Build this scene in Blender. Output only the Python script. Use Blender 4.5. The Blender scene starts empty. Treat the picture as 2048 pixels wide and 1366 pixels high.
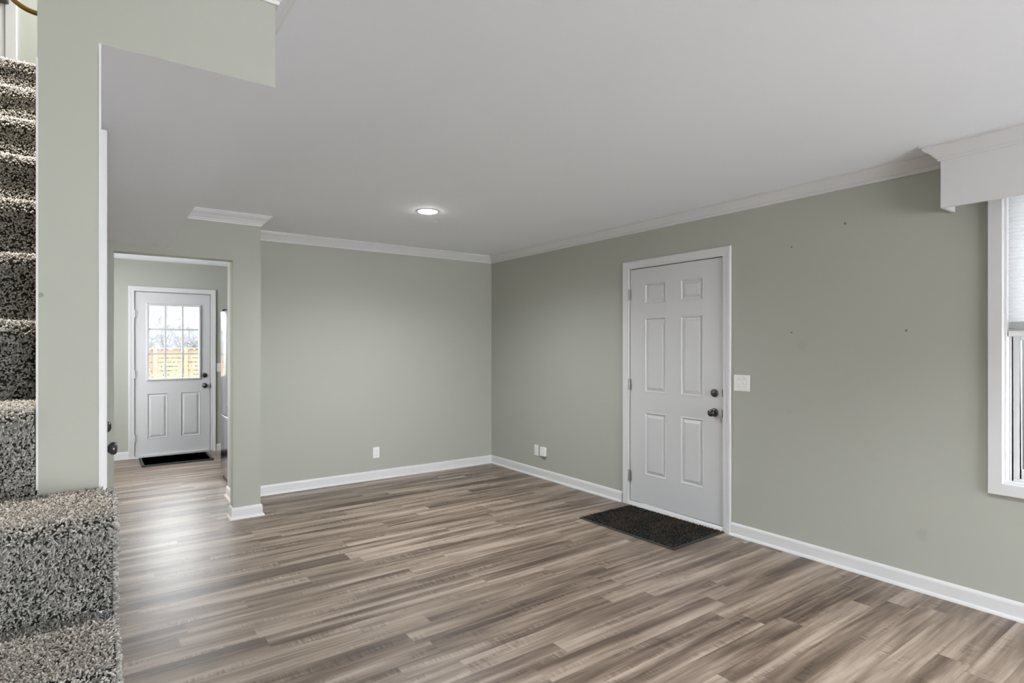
import bpy, bmesh, math, random
import numpy as np
from mathutils import Vector, Matrix

random.seed(7)
rng = np.random.default_rng(11)
SC = bpy.context.scene
COL = SC.collection
PI = math.pi

# ------------------------------------------------------------------ dimensions of the place (metres)
XR = 3.802      # right wall
YB = 5.703      # living room back wall
YH = 5.053      # wall with the kitchen opening
YK = 8.494      # kitchen far wall
ZC = 2.47       # ceiling
YS = 1.746      # end of the stair wall
XL = -1.06      # wall left of the stairs
YF = -4.2       # wall behind the camera
EYE = 1.4

# ------------------------------------------------------------------ camera
cam = bpy.data.cameras.new('camera')
cam.sensor_width = 36.0
cam.lens = 1141.8 / 2048 * 36.0
cam.shift_y = (691.86 - 683.0) / 2048
cam.clip_start = 0.02
cam.clip_end = 200
camo = bpy.data.objects.new('camera', cam)
COL.objects.link(camo)
camo.location = (0, 0, EYE)
camo.rotation_euler = (PI / 2, 0, -math.radians(35.748))
SC.camera = camo

# ------------------------------------------------------------------ world, view, lights
W = bpy.data.worlds.new('world')
SC.world = W
W.use_nodes = True
W.node_tree.nodes['Background'].inputs['Color'].default_value = (0.95, 0.975, 1.0, 1)
W.node_tree.nodes['Background'].inputs['Strength'].default_value = 11.0
SC.view_settings.view_transform = 'Standard'
SC.view_settings.look = 'None'
SC.view_settings.exposure = 0.60
SC.view_settings.gamma = 1.0
SC.view_settings.use_curve_mapping = False
SC.cycles.use_denoising = True
SC.cycles.max_bounces = 10
SC.cycles.diffuse_bounces = 7
SC.cycles.glossy_bounces = 4
SC.cycles.sample_clamp_indirect = 6.0

def area(name, loc, target, sx, sy, watts, col=(1, 1, 1), spread=PI):
    l = bpy.data.lights.new(name, 'AREA')
    l.shape = 'RECTANGLE'
    l.size, l.size_y = sx, sy
    l.energy = watts
    l.color = col
    l.spread = spread
    o = bpy.data.objects.new(name, l)
    COL.objects.link(o)
    o.location = loc
    d = Vector(target) - Vector(loc)
    o.rotation_euler = d.to_track_quat('-Z', 'Y').to_euler()
    return o

def point(name, loc, watts, r, col=(1, 1, 1)):
    l = bpy.data.lights.new(name, 'POINT')
    l.energy = watts
    l.shadow_soft_size = r
    l.color = col
    o = bpy.data.objects.new(name, l)
    COL.objects.link(o)
    o.location = loc
    return o

# daylight in the side window; the rest are unseen fill lights
area('added_rear_fill', (1.75, YF - 0.35, 0.85), (1.75, YF + 1.0, 2.0), 2.6, 1.6, 14, (0.88, 0.95, 1.0))  # invented source, aimed upward to fill the ceiling
area('daylight_side_window', (XR + 0.45, 0.08, 1.45), (1.8, 0.08, 0.75), 1.6, 1.5, 26, (0.88, 0.95, 1.0))
area('added_kitchen_side_fill', (-1.0, 7.0, 1.5), (1.5, 7.0, 1.5), 1.4, 1.1, 5, (0.95, 0.98, 1.0))  # no kitchen window known; added to brighten the kitchen
area('landing_fill', (0.9, 4.1, 4.2), (-0.6, 3.8, 3.3), 0.7, 0.9, 48, (0.97, 0.97, 1.0))  # unseen light put in to brighten the landing; no window there
area('added_stairwell_fill', (-0.55, 1.85, 5.05), (-0.55, 2.85, 2.2), 0.35, 0.35, 62, (1.0, 0.90, 0.79), math.radians(64))  # invented overhead light, added to lift the upper steps
area('added_kitchen_top_fill', (-0.3, 6.7, ZC - 0.02), (0.1, 6.7, 0.0), 0.4, 0.4, 12, (0.95, 0.98, 1.0))  # invented light, added to brighten the far kitchen door

# ------------------------------------------------------------------ node helpers
class NT:
    def __init__(self, name):
        self.m = bpy.data.materials.new(name)
        self.m.use_nodes = True
        self.t = self.m.node_tree
        self.t.nodes.clear()
        self.out = self.t.nodes.new('ShaderNodeOutputMaterial')
    def n(self, typ, **kw):
        nd = self.t.nodes.new(typ)
        for k, v in kw.items():
            setattr(nd, k, v)
        return nd
    def put(self, sock, v):
        if isinstance(v, bpy.types.NodeSocket):
            self.t.links.new(v, sock)
        elif isinstance(v, (tuple, list)) and len(v) == 3 and sock.type == 'RGBA':
            sock.default_value = (*v, 1)
        else:
            sock.default_value = v
    def math(self, op, a, b=None, c=None, clamp=False):
        nd = self.n('ShaderNodeMath', operation=op, use_clamp=clamp)
        self.put(nd.inputs[0], a)
        if b is not None: self.put(nd.inputs[1], b)
        if c is not None: self.put(nd.inputs[2], c)
        return nd.outputs[0]
    def mix(self, f, a, b, blend='MIX'):
        nd = self.n('ShaderNodeMix', data_type='RGBA', blend_type=blend)
        self.put(nd.inputs[0], f); self.put(nd.inputs[6], a); self.put(nd.inputs[7], b)
        return nd.outputs[2]
    def xyz(self, x, y, z=0.0):
        nd = self.n('ShaderNodeCombineXYZ')
        self.put(nd.inputs[0], x); self.put(nd.inputs[1], y); self.put(nd.inputs[2], z)
        return nd.outputs[0]
    def noise(self, vec, scale, detail=3.0, rough=0.5, dist=0.0):
        nd = self.n('ShaderNodeTexNoise')
        if vec is not None: self.put(nd.inputs['Vector'], vec)
        nd.inputs['Scale'].default_value = scale
        nd.inputs['Detail'].default_value = detail
        nd.inputs['Roughness'].default_value = rough
        nd.inputs['Distortion'].default_value = dist
        return nd.outputs['Fac']
    def ramp(self, f, stops):
        nd = self.n('ShaderNodeValToRGB')
        self.put(nd.inputs[0], f)
        el = nd.color_ramp.elements
        while len(el) < len(stops): el.new(0.5)
        for e, (p, c) in zip(el, stops):
            e.position = p
            e.color = (*c, 1) if len(c) == 3 else c
        return nd.outputs[0]
    def coord(self, which='Object'):
        return self.n('ShaderNodeTexCoord').outputs[which]
    def bump(self, h, strength, dist=0.01):
        nd = self.n('ShaderNodeBump')
        self.put(nd.inputs['Height'], h)
        nd.inputs['Strength'].default_value = strength
        nd.inputs['Distance'].default_value = dist
        return nd.outputs[0]
    def bsdf(self, color, rough=0.5, metal=0.0, spec=0.5, normal=None, **kw):
        b = self.n('ShaderNodeBsdfPrincipled')
        self.put(b.inputs['Base Color'], color)
        self.put(b.inputs['Roughness'], rough)
        self.put(b.inputs['Metallic'], metal)
        self.put(b.inputs['Specular IOR Level'], spec)
        if normal is not None: self.put(b.inputs['Normal'], normal)
        for k, v in kw.items():
            self.put(b.inputs[k], v)
        return b
    def end(self, shader):
        self.t.links.new(shader if isinstance(shader, bpy.types.NodeSocket) else shader.outputs[0], self.out.inputs[0])
        return self.m

def paint(name, col, rough=0.6, spec=0.3, bump=0.05, spots=None):
    t = NT(name)
    pos = t.n('ShaderNodeNewGeometry').outputs['Position']
    c = t.noise(pos, 1.7, 2.0)
    base = t.mix(c, tuple(v * 0.985 for v in col), tuple(min(1, v * 1.015) for v in col))
    for (p, r, f) in (spots or []):
        dn = t.n('ShaderNodeVectorMath', operation='DISTANCE')
        t.put(dn.inputs[0], pos); dn.inputs[1].default_value = p
        wob = t.math('ADD', dn.outputs['Value'], t.math('MULTIPLY', t.math('SUBTRACT', t.noise(pos, 1.2 / r, 2.0), 0.5), r * 1.2))
        k = t.n('ShaderNodeMapRange', interpolation_type='SMOOTHSTEP')
        t.put(k.inputs[0], wob); k.inputs[1].default_value = r * 0.4; k.inputs[2].default_value = r
        k.inputs[3].default_value = f; k.inputs[4].default_value = 0.0
        base = t.mix(k.outputs[0], base, tuple(v * 0.25 for v in col))
    nb = t.bump(t.noise(pos, 260.0, 3.0), bump, 0.002)
    return t.end(t.bsdf(base, rough, spec=spec, normal=nb))

def plain(name, col, rough=0.5, metal=0.0, spec=0.5, nscale=40.0, namt=0.06, bump=0.0):
    t = NT(name)
    co = t.coord()
    n = t.noise(co, nscale, 3.0)
    base = t.mix(n, tuple(v * (1 - namt) for v in col), tuple(min(1, v * (1 + namt)) for v in col))
    nb = t.bump(n, bump, 0.002) if bump else None
    return t.end(t.bsdf(base, rough, metal, spec, nb))

GREEN = (0.420, 0.427, 0.380)
M = {}
M['wall'] = paint('sage_wall_paint', GREEN, 0.62, 0.3, 0.06, spots=[
    ((XR, 1.693, 2.171), 0.010, 0.9), ((XR, 1.357, 1.490), 0.009, 0.85), ((XR, 2.036, 2.071), 0.008, 0.9),
    ((XR, 2.036, 1.491), 0.008, 0.8), ((XR, 1.277, 0.321), 0.045, 0.10), ((XR, 1.961, 1.406), 0.05, 0.07),
    ((XR, 2.05, 0.95), 0.03, 0.06), ((-0.115, YS, 1.52), 0.008, 0.5)])
M['ceil'] = paint('flat_white_ceiling_paint', (0.870, 0.892, 0.940), 0.8, 0.2, 0.08)
M['trim'] = paint('white_semigloss_trim', (0.69, 0.69, 0.70), 0.38, 0.45, 0.02)
M['door'] = paint('white_door_paint', (0.62, 0.62, 0.63), 0.33, 0.5, 0.05)
M['shoe'] = plain('raw_primed_shoe_wood', (0.80, 0.70, 0.60), 0.5)
M['bronze'] = plain('dark_bronze_metal', (0.095, 0.092, 0.092), 0.28, 0.85)
M['steel'] = plain('aged_steel', (0.38, 0.37, 0.36), 0.35, 0.9, nscale=120, namt=0.35)
M['plate'] = plain('white_plastic', (0.84, 0.84, 0.83), 0.35)
M['slot'] = plain('shadow_grey_plastic', (0.22, 0.22, 0.21), 0.5)
M['rubber'] = plain('charcoal_rubber', (0.035, 0.037, 0.040), 0.6, nscale=90, namt=0.3)
M['brass'] = plain('antique_brass', (0.20, 0.115, 0.028), 0.35, 0.85)
M['darkwood'] = plain('dark_stained_wood', (0.10, 0.085, 0.070), 0.5, nscale=30, namt=0.3)
M['alum'] = plain('white_threshold_metal', (0.62, 0.62, 0.62), 0.4, 0.2)
M['rib'] = plain('worn_grey_rubber', (0.085, 0.087, 0.090), 0.55, nscale=14, namt=0.5)
M['black'] = plain('black_plastic', (0.02, 0.02, 0.022), 0.45)

def m_glass():
    t = NT('clear_window_glass')
    tr = t.n('ShaderNodeBsdfTransparent'); t.put(tr.inputs[0], (0.97, 0.98, 0.98))
    gl = t.n('ShaderNodeBsdfGlossy'); gl.inputs['Roughness'].default_value = 0.02
    fr = t.n('ShaderNodeFresnel'); fr.inputs[0].default_value = 1.45
    mx = t.n('ShaderNodeMixShader')
    t.put(mx.inputs[0], t.math('MULTIPLY', fr.outputs[0], 0.15)); t.put(mx.inputs[1], tr.outputs[0]); t.put(mx.inputs[2], gl.outputs[0])
    return t.end(mx)
M['glass'] = m_glass()

def m_shade():
    t = NT('white_cellular_shade_fabric')
    d = t.n('ShaderNodeBsdfDiffuse'); t.put(d.inputs[0], (0.82, 0.82, 0.82))
    r = t.n('ShaderNodeBsdfTranslucent')
    n = t.noise(t.coord(), 300.0, 2.0)
    t.put(r.inputs[0], t.mix(n, (0.70, 0.70, 0.70), (0.86, 0.86, 0.86)))
    mx = t.n('ShaderNodeMixShader'); mx.inputs[0].default_value = 0.68
    t.put(mx.inputs[1], d.outputs[0]); t.put(mx.inputs[2], r.outputs[0])
    return t.end(mx)
M['shade'] = m_shade()

def m_emit(name, col, s):
    t = NT(name)
    e = t.n('ShaderNodeEmission'); t.put(e.inputs[0], col); e.inputs[1].default_value = s
    return t.end(e)
M['led'] = m_emit('lit_led_lens', (1.0, 0.985, 0.96), 60.0)

def m_floor():
    t = NT('brown_grey_vinyl_plank')
    sep = t.n('ShaderNodeSeparateXYZ'); t.put(sep.inputs[0], t.coord())
    x, y = sep.outputs[0], sep.outputs[1]
    PW, PL = 0.122, 1.22
    v = t.math('DIVIDE', y, PW)
    row = t.math('FLOOR', v)
    wn = t.n('ShaderNodeTexWhiteNoise', noise_dimensions='1D'); t.put(wn.inputs['W'], row)
    u = t.math('DIVIDE', t.math('ADD', x, t.math('MULTIPLY', wn.outputs['Value'], 7.3)), PL)
    colm = t.math('FLOOR', u)
    w2 = t.n('ShaderNodeTexWhiteNoise', noise_dimensions='2D'); t.put(w2.inputs['Vector'], t.xyz(row, colm))
    rs = t.n('ShaderNodeSeparateColor'); t.put(rs.inputs[0], w2.outputs['Color'])
    r1, r2, r3 = rs.outputs[0], rs.outputs[1], rs.outputs[2]
    sh = lambda a, r, k: t.math('ADD', a, t.math('MULTIPLY', r, k))
    # broad streaks that run along the plank
    st = t.noise(t.xyz(sh(t.math('MULTIPLY', x, 0.75), r1, 41.0), sh(t.math('MULTIPLY', y, 11.0), r2, 53.0), t.math('MULTIPLY', r3, 31.0)), 1.0, 4.0, 0.55, 0.35)
    st2 = t.noise(t.xyz(sh(t.math('MULTIPLY', x, 1.6), r2, 41.0), sh(t.math('MULTIPLY', y, 34.0), r1, 53.0), t.math('MULTIPLY', r3, 11.0)), 1.0, 5.0, 0.6, 0.5)
    fine = t.noise(t.xyz(t.math('MULTIPLY', x, 9.0), t.math('MULTIPLY', y, 240.0), r1), 1.0, 3.0, 0.6)
    # saw marks across the grain, in patches
    saw = t.noise(t.xyz(t.math('MULTIPLY', x, 95.0), sh(t.math('MULTIPLY', y, 10.0), r3, 20.0), r2), 1.0, 2.0, 0.5, 0.6)
    patch = t.noise(t.xyz(sh(t.math('MULTIPLY', x, 3.0), r3, 20.0), sh(t.math('MULTIPLY', y, 14.0), r1, 20.0), r2), 1.0, 2.0)
    pm = t.n('ShaderNodeMapRange'); t.put(pm.inputs[0], patch); pm.inputs[1].default_value = 0.52; pm.inputs[2].default_value = 0.68
    val = t.math('ADD', t.math('MULTIPLY', t.math('SUBTRACT', st, 0.5), 2.1), t.math('MULTIPLY', t.math('SUBTRACT', st2, 0.5), 0.95))
    val = t.math('ADD', val, t.math('MULTIPLY', t.math('SUBTRACT', fine, 0.5), 0.28))
    val = t.math('ADD', val, t.math('MULTIPLY', t.math('MULTIPLY', t.math('SUBTRACT', saw, 0.55), pm.outputs[0]), 1.15))
    val = t.math('ADD', val, t.math('MULTIPLY', t.math('SUBTRACT', r1, 0.5), 0.20))
    val = t.math('ADD', val, 0.52, clamp=True)
    base = t.ramp(val, [(0.04, (0.055, 0.034, 0.023)), (0.30, (0.125, 0.086, 0.062)), (0.55, (0.225, 0.166, 0.126)), (0.90, (0.400, 0.318, 0.258))])
    # joints
    fv = t.math('FRACT', v); fu = t.math('FRACT', u)
    jv = t.math('LESS_THAN', t.math('MULTIPLY', t.math('MINIMUM', fv, t.math('SUBTRACT', 1.0, fv)), PW), 0.0007)
    ju = t.math('LESS_THAN', t.math('MULTIPLY', t.math('MINIMUM', fu, t.math('SUBTRACT', 1.0, fu)), PL), 0.0007)
    j = t.math('MAXIMUM', jv, ju)
    base = t.mix(t.math('MULTIPLY', j, 0.35), base, (0.07, 0.052, 0.042))
    ro = t.math('ADD', 0.36, t.math('MULTIPLY', fine, 0.12))
    nb = t.bump(t.math('SUBTRACT', t.math('ADD', fine, t.math('MULTIPLY', st2, 0.6)), j), 0.10, 0.002)
    b = t.bsdf(base, ro, spec=0.5, normal=nb)
    b.inputs['Coat Weight'].default_value = 0.22
    b.inputs['Coat Roughness'].default_value = 0.30
    return t.end(b)
M['floor'] = m_floor()

def m_tuft(name, c0, c1, c2, rough=0.9):
    t = NT(name)
    ri = t.n('ShaderNodeNewGeometry').outputs['Random Per Island']
    base = t.ramp(ri, [(0.0, c0), (0.5, c1), (1.0, c2)])
    b = t.bsdf(base, rough, spec=0.15)
    b.inputs['Sheen Weight'].default_value = 0.25
    return t.end(b)
M['tuft'] = m_tuft('grey_taupe_pile_yarn', (0.15, 0.146, 0.136), (0.32, 0.312, 0.294), (0.52, 0.508, 0.482))
M['backing'] = plain('dark_carpet_backing', (0.034, 0.033, 0.030), 0.95, spec=0.1)
def m_coir():
    t = NT('dark_mat_fibre')
    ri = t.n('ShaderNodeNewGeometry').outputs['Random Per Island']
    a = t.ramp(ri, [(0.0, (0.008, 0.008, 0.008)), (0.6, (0.030, 0.029, 0.028)), (1.0, (0.085, 0.084, 0.085))])
    b = t.ramp(ri, [(0.0, (0.014, 0.010, 0.007)), (0.6, (0.055, 0.040, 0.029)), (1.0, (0.135, 0.104, 0.080))])
    k = t.n('ShaderNodeMapRange'); t.put(k.inputs[0], t.noise(t.coord(), 5.0, 3.0, 0.6)); k.inputs[1].default_value = 0.42; k.inputs[2].default_value = 0.60
    return t.end(t.bsdf(t.mix(k.outputs[0], a, b), 0.95, spec=0.1))
M['coir'] = m_coir()

def m_steel_brushed():
    t = NT('brushed_stainless')
    sep = t.n('ShaderNodeSeparateXYZ'); t.put(sep.inputs[0], t.coord())
    n = t.noise(t.xyz(t.math('MULTIPLY', sep.outputs[0], 3.0), t.math('MULTIPLY', sep.outputs[1], 3.0), t.math('MULTIPLY', sep.outputs[2], 400.0)), 1.0, 2.0)
    return t.end(t.bsdf(t.mix(n, (0.40, 0.40, 0.41), (0.56, 0.56, 0.57)), 0.20, 1.0))
M['stainless'] = m_steel_brushed()

def m_cedar():
    t = NT('new_cedar_boards')
    sep = t.n('ShaderNodeSeparateXYZ'); t.put(sep.inputs[0], t.coord())
    n = t.noise(t.xyz(t.math('MULTIPLY', sep.outputs[0], 1.5), t.math('MULTIPLY', sep.outputs[1], 9.0), t.math('MULTIPLY', sep.outputs[2], 9.0)), 1.0, 4.0)
    return t.end(t.bsdf(t.mix(n, (0.125, 0.076, 0.038), (0.155, 0.105, 0.060)), 0.7))
M['cedar'] = m_cedar()
M['twig'] = plain('pale_grey_bark', (0.032, 0.031, 0.034), 0.9, nscale=6, namt=0.3)
M['treeline'] = plain('hazy_evergreen', (0.088, 0.092, 0.097), 0.95, nscale=1.5, namt=0.25)
M['lawn'] = plain('pale_dry_grass', (0.22, 0.21, 0.18), 0.95, nscale=3, namt=0.2)
M['outside_wall'] = plain('pale_outside_wall', (0.12, 0.12, 0.121), 0.8, nscale=2, namt=0.05)

# ------------------------------------------------------------------ mesh helpers
def obj(name, bm, mat, parent=None, smooth=None, bevel=0.0, segs=2):
    bmesh.ops.remove_doubles(bm, verts=bm.verts, dist=1e-6)
    if bevel > 0:
        es = [e for e in bm.edges if len(e.link_faces) == 2 and e.calc_face_angle(0) > 0.6]
        bmesh.ops.bevel(bm, geom=es, offset=bevel, segments=segs, profile=0.5, affect='EDGES', clamp_overlap=True)
    bmesh.ops.recalc_face_normals(bm, faces=bm.faces)
    me = bpy.data.meshes.new(name)
    bm.to_mesh(me); bm.free()
    for m in (mat if isinstance(mat, (list, tuple)) else [mat]):
        me.materials.append(m)
    if smooth is not None:
        me.polygons.foreach_set('use_smooth', [True] * len(me.polygons))
        me.set_sharp_from_angle(angle=math.radians(smooth))
    o = bpy.data.objects.new(name, me)
    COL.objects.link(o)
    if parent is not None: o.parent = parent
    return o

def tag(o, label, cat, group=None, kind=None):
    o['label'] = label
    o['category'] = cat
    if group: o['group'] = group
    if kind: o['kind'] = kind
    return o

def struct(o, label=None, cat=None):
    o['kind'] = 'structure'
    if label: o['label'] = label
    if cat: o['category'] = cat
    return o

def thing(name, loc, label, cat, group=None, rz=0.0):
    o = bpy.data.objects.new(name, None)
    COL.objects.link(o)
    o.location = loc
    o.rotation_euler = (0, 0, rz)
    o.empty_display_size = 0.1
    return tag(o, label, cat, group)

def box(bm, x0, x1, y0, y1, z0, z1, mi=0):
    vs = [bm.verts.new((x, y, z)) for z in (z0, z1) for y in (y0, y1) for x in (x0, x1)]
    for f in ((0, 2, 3, 1), (4, 5, 7, 6), (0, 1, 5, 4), (2, 6, 7, 3), (0, 4, 6, 2), (1, 3, 7, 5)):
        bm.faces.new([vs[i] for i in f]).material_index = mi
    return vs

def boxes(*bs):
    bm = bmesh.new()
    for b in bs: box(bm, *b)
    return bm

def solid(adds, subs=()):
    """Union of axis-aligned boxes minus others, as one closed mesh."""
    cs = []
    for ax in range(3):
        s = sorted({round(v, 5) for b in list(adds) + list(subs) for v in (b[2 * ax], b[2 * ax + 1])})
        cs.append(s)
    def inside(b, p): return all(b[2 * i] < p[i] < b[2 * i + 1] for i in range(3))
    nx, ny, nz = (len(c) - 1 for c in cs)
    g = np.zeros((nx + 2, ny + 2, nz + 2), bool)
    for i in range(nx):
        for j in range(ny):
            for k in range(nz):
                p = [(cs[0][i] + cs[0][i + 1]) / 2, (cs[1][j] + cs[1][j + 1]) / 2, (cs[2][k] + cs[2][k + 1]) / 2]
                g[i + 1, j + 1, k + 1] = any(inside(b, p) for b in adds) and not any(inside(b, p) for b in subs)
    bm = bmesh.new()
    cache = {}
    def V(i, j, k):
        if (i, j, k) not in cache:
            cache[(i, j, k)] = bm.verts.new((cs[0][i], cs[1][j], cs[2][k]))
        return cache[(i, j, k)]
    for i in range(nx):
        for j in range(ny):
            for k in range(nz):
                if not g[i + 1, j + 1, k + 1]: continue
                if not g[i, j + 1, k + 1]: bm.faces.new([V(i, j, k), V(i, j, k + 1), V(i, j + 1, k + 1), V(i, j + 1, k)])
                if not g[i + 2, j + 1, k + 1]: bm.faces.new([V(i + 1, j, k), V(i + 1, j + 1, k), V(i + 1, j + 1, k + 1), V(i + 1, j, k + 1)])
                if not g[i + 1, j, k + 1]: bm.faces.new([V(i, j, k), V(i + 1, j, k), V(i + 1, j, k + 1), V(i, j, k + 1)])
                if not g[i + 1, j + 2, k + 1]: bm.faces.new([V(i, j + 1, k), V(i, j + 1, k + 1), V(i + 1, j + 1, k + 1), V(i + 1, j + 1, k)])
                if not g[i + 1, j + 1, k]: bm.faces.new([V(i, j, k), V(i, j + 1, k), V(i + 1, j + 1, k), V(i + 1, j, k)])
                if not g[i + 1, j + 1, k + 2]: bm.faces.new([V(i, j, k + 1), V(i + 1, j, k + 1), V(i + 1, j + 1, k + 1), V(i, j + 1, k + 1)])
    return bm

def sweep(bm, path, prof, fmap, closed=False, mi=0):
    """Sweep a profile (offset to the left of the path, height) along a flat path with mitred corners."""
    n = len(path)
    P = [Vector(p) for p in path]
    rings = []
    for i in range(n):
        if closed or 0 < i < n - 1:
            d0 = (P[i] - P[i - 1]).normalized(); d1 = (P[(i + 1) % n] - P[i]).normalized()
        elif i == 0:
            d0 = d1 = (P[1] - P[0]).normalized()
        else:
            d0 = d1 = (P[i] - P[i - 1]).normalized()
        n0 = Vector((-d0.y, d0.x)); n1 = Vector((-d1.y, d1.x))
        mvec = (n0 + n1)
        mvec = mvec / max(1e-6, mvec.dot(n0))
        rings.append([bm.verts.new(fmap(P[i].x + mvec.x * o, P[i].y + mvec.y * o, h)) for (o, h) in prof])
    m = len(prof)
    for i in range(n if closed else n - 1):
        a, b = rings[i], rings[(i + 1) % n]
        for k in range(m):
            bm.faces.new([a[k], a[(k + 1) % m], b[(k + 1) % m], b[k]]).material_index = mi
    if not closed:
        bm.faces.new(list(reversed(rings[0]))).material_index = mi
        bm.faces.new(rings[-1]).material_index = mi

def lathe(bm, prof, fmap, seg=28):
    """prof = (radius, height) pairs; fmap(a, b, h) -> point."""
    rings = []
    for r, h in prof:
        if r < 1e-6:
            rings.append([bm.verts.new(fmap(0, 0, h))])
        else:
            rings.append([bm.verts.new(fmap(r * math.cos(2 * PI * i / seg), r * math.sin(2 * PI * i / seg), h)) for i in range(seg)])
    for a, b in zip(rings, rings[1:]):
        for i in range(seg):
            j = (i + 1) % seg
            if len(a) == 1 and len(b) == 1: continue
            if len(a) == 1: bm.faces.new([a[0], b[i], b[j]])
            elif len(b) == 1: bm.faces.new([a[i], a[j], b[0]])
            else: bm.faces.new([a[i], a[j], b[j], b[i]])
    if len(rings[0]) > 1: bm.faces.new(rings[0])
    if len(rings[-1]) > 1: bm.faces.new(rings[-1])

# ------------------------------------------------------------------ the shell of the room
struct(obj('floor', boxes((-3.0, 6.2, YF - 0.2, YK + 0.2, -0.12, 0.0)), M['floor']), 'brown grey wood look plank floor through room, hall and kitchen', 'floor')

WIN_Y0, WIN_Y1, WIN_Z0, WIN_Z1 = -0.75, 0.915, 0.686, 2.24
DY0, DY1, DZ = 2.558, 3.501, 2.078     # front door opening
struct(obj('wall_right', solid([(XR, XR + 0.14, YF, YB + 0.15, 0, ZC)],
    [(XR - 1, XR + 1, WIN_Y0, WIN_Y1, WIN_Z0, WIN_Z1), (XR - 1, XR + 1, DY0, DY1, -1, DZ)]), M['wall']),
    'sage green right wall with the white six panel door and window', 'wall')
struct(obj('wall_back', solid([(1.072, XR, YB, 5.85, 0, ZC)]), M['wall']), 'sage green back wall of the empty room', 'wall')
struct(obj('wall_return', solid([(0.96, 1.072, YH + 0.12, 5.89, 0, ZC)]), M['wall']), 'sage green short return wall behind the opening pier', 'wall')
struct(obj('wall_hall', solid([(-3.0, 1.072, YH, YH + 0.12, 0, ZC)], [(0.076, 0.864, YH - 1, YH + 1, -1, 2.091)]), M['wall']),
    'sage green wall with the cased-free opening into the kitchen', 'wall')
KX0, KX1 = 0.336, 1.181
struct(obj('wall_kitchen', solid([(-3.0, 6.2, YK, YK + 0.14, 0, ZC)], [(KX0, KX1, YK - 1, YK + 1, -1, 2.083)]), M['wall']),
    'sage green far kitchen wall around the glazed back door', 'wall')
struct(obj('wall_kitchen_left', solid([(-1.34, -1.2, YH + 0.12, YK, 0, ZC)], [(-2, -1, 6.3, 7.7, 1.0, 2.05)]), M['wall']), 'sage green left wall of kitchen', 'wall')  # window opening is invented for the added kitchen light
struct(obj('wall_kitchen_right', solid([(4.4, 4.54, 5.85, YK, 0, ZC), (XR + 0.14, 4.54, 5.73, 5.85, 0, ZC)]), M['wall']), 'sage green right wall of kitchen', 'wall')
CY0, CY1 = 2.42, 3.23
struct(obj('wall_stair', solid([(-0.122, -0.005, YS, 5.053, 0, ZC), (-0.122, -0.005, 0.9, 3.5, ZC, 5.1)], [(-1, 1, CY0, CY1, -1, 2.065)]), M['wall']),
    'sage green stair wall end facing the camera beside the carpeted stairs', 'wall')
struct(obj('wall_left', solid([(XL - 0.14, XL, YF, 4.6, 0, 5.1)]), M['wall']), 'sage green wall on the far left of stairs', 'wall')
struct(obj('wall_front', solid([(XL - 0.14, XR + 0.14, YF - 0.12, YF, 0, ZC)], [(0.4, 3.1, YF - 1, YF + 1, 0.02, 2.05)]), M['wall']), 'sage green wall behind the camera', 'wall')  # patio opening is invented, cut to let light reach the ceiling
struct(obj('wall_upper', solid([(XL, 1.2, 4.6, 4.72, 2.72, 5.1), (XL, -0.122, 0.78, 0.9, ZC + 0.15, 5.1), (1.2, 1.32, 3.4, 4.72, 2.72, 5.1), (-0.005, 1.2, 3.4, 3.5, 2.72, 5.1)]), M['wall']),
    'sage green wall of the landing at the top of the stairs', 'wall')
struct(obj('ceiling', solid([(XL - 0.14, 6.2, YF, YK + 0.14, ZC, ZC + 0.15)], [(XL, -0.122, 0.9, 3.75, 0, 9), (-0.122, -0.005, 0.9, 3.5, 0, 9)]), M['ceil']), 'flat white ceiling of living room and kitchen', 'ceiling')
struct(obj('ceiling_upper', boxes((XL - 0.14, 1.32, 0.78, 4.72, 5.1, 5.2)), M['ceil']), 'white ceiling above the stairs', 'ceiling')
# box soffit under the upper floor: sage front, white underside and side
bm = boxes((-0.005, 0.41, YS, YH, 2.15, ZC))
so = obj('wall_header', bm, [M['ceil'], M['wall']])
for p in so.data.polygons:
    if p.normal.y < -0.9: p.material_index = 1
struct(so, 'dropped header with sage front and white underside over the hall', 'wall')
# upper floor carpet
struct(obj('floor_upper', boxes((XL, 1.2, 3.75, 4.6, 2.63, 2.72)), M['backing']), 'carpeted landing floor at the top of the stairs', 'floor')

# ------------------------------------------------------------------ crown and base mouldings
flat = lambda a, b, h: (a, b, h)
CROWN = [(0.0, -0.083), (0.009, -0.083), (0.011, -0.074), (0.017, -0.069), (0.017, -0.063), (0.026, -0.058), (0.034, -0.047),
         (0.045, -0.036), (0.057, -0.029), (0.062, -0.022), (0.066, -0.020), (0.066, -0.012), (0.075, -0.010), (0.075, 0.0), (0.0, 0.0)]
crown = [(o, ZC + h) for o, h in CROWN]
VX, VY = XR - 0.16, 1.139
bm = bmesh.new()
sweep(bm, [(VX, -1.0), (VX, VY), (XR, VY), (XR, YB), (1.072, YB), (1.072, YH), (0.41, YH)], crown, flat)
struct(obj('trim_1', bm, M['trim'], smooth=35), 'white crown moulding around the room and over the window box', 'crown moulding')
bm = bmesh.new()
sweep(bm, [(0.41, YH - 0.08), (0.41, YS), (-0.118, YS)], crown, flat)
struct(obj('trim_2', bm, M['trim'], smooth=35), 'white crown moulding on top of the dropped header', 'crown moulding')

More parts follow.
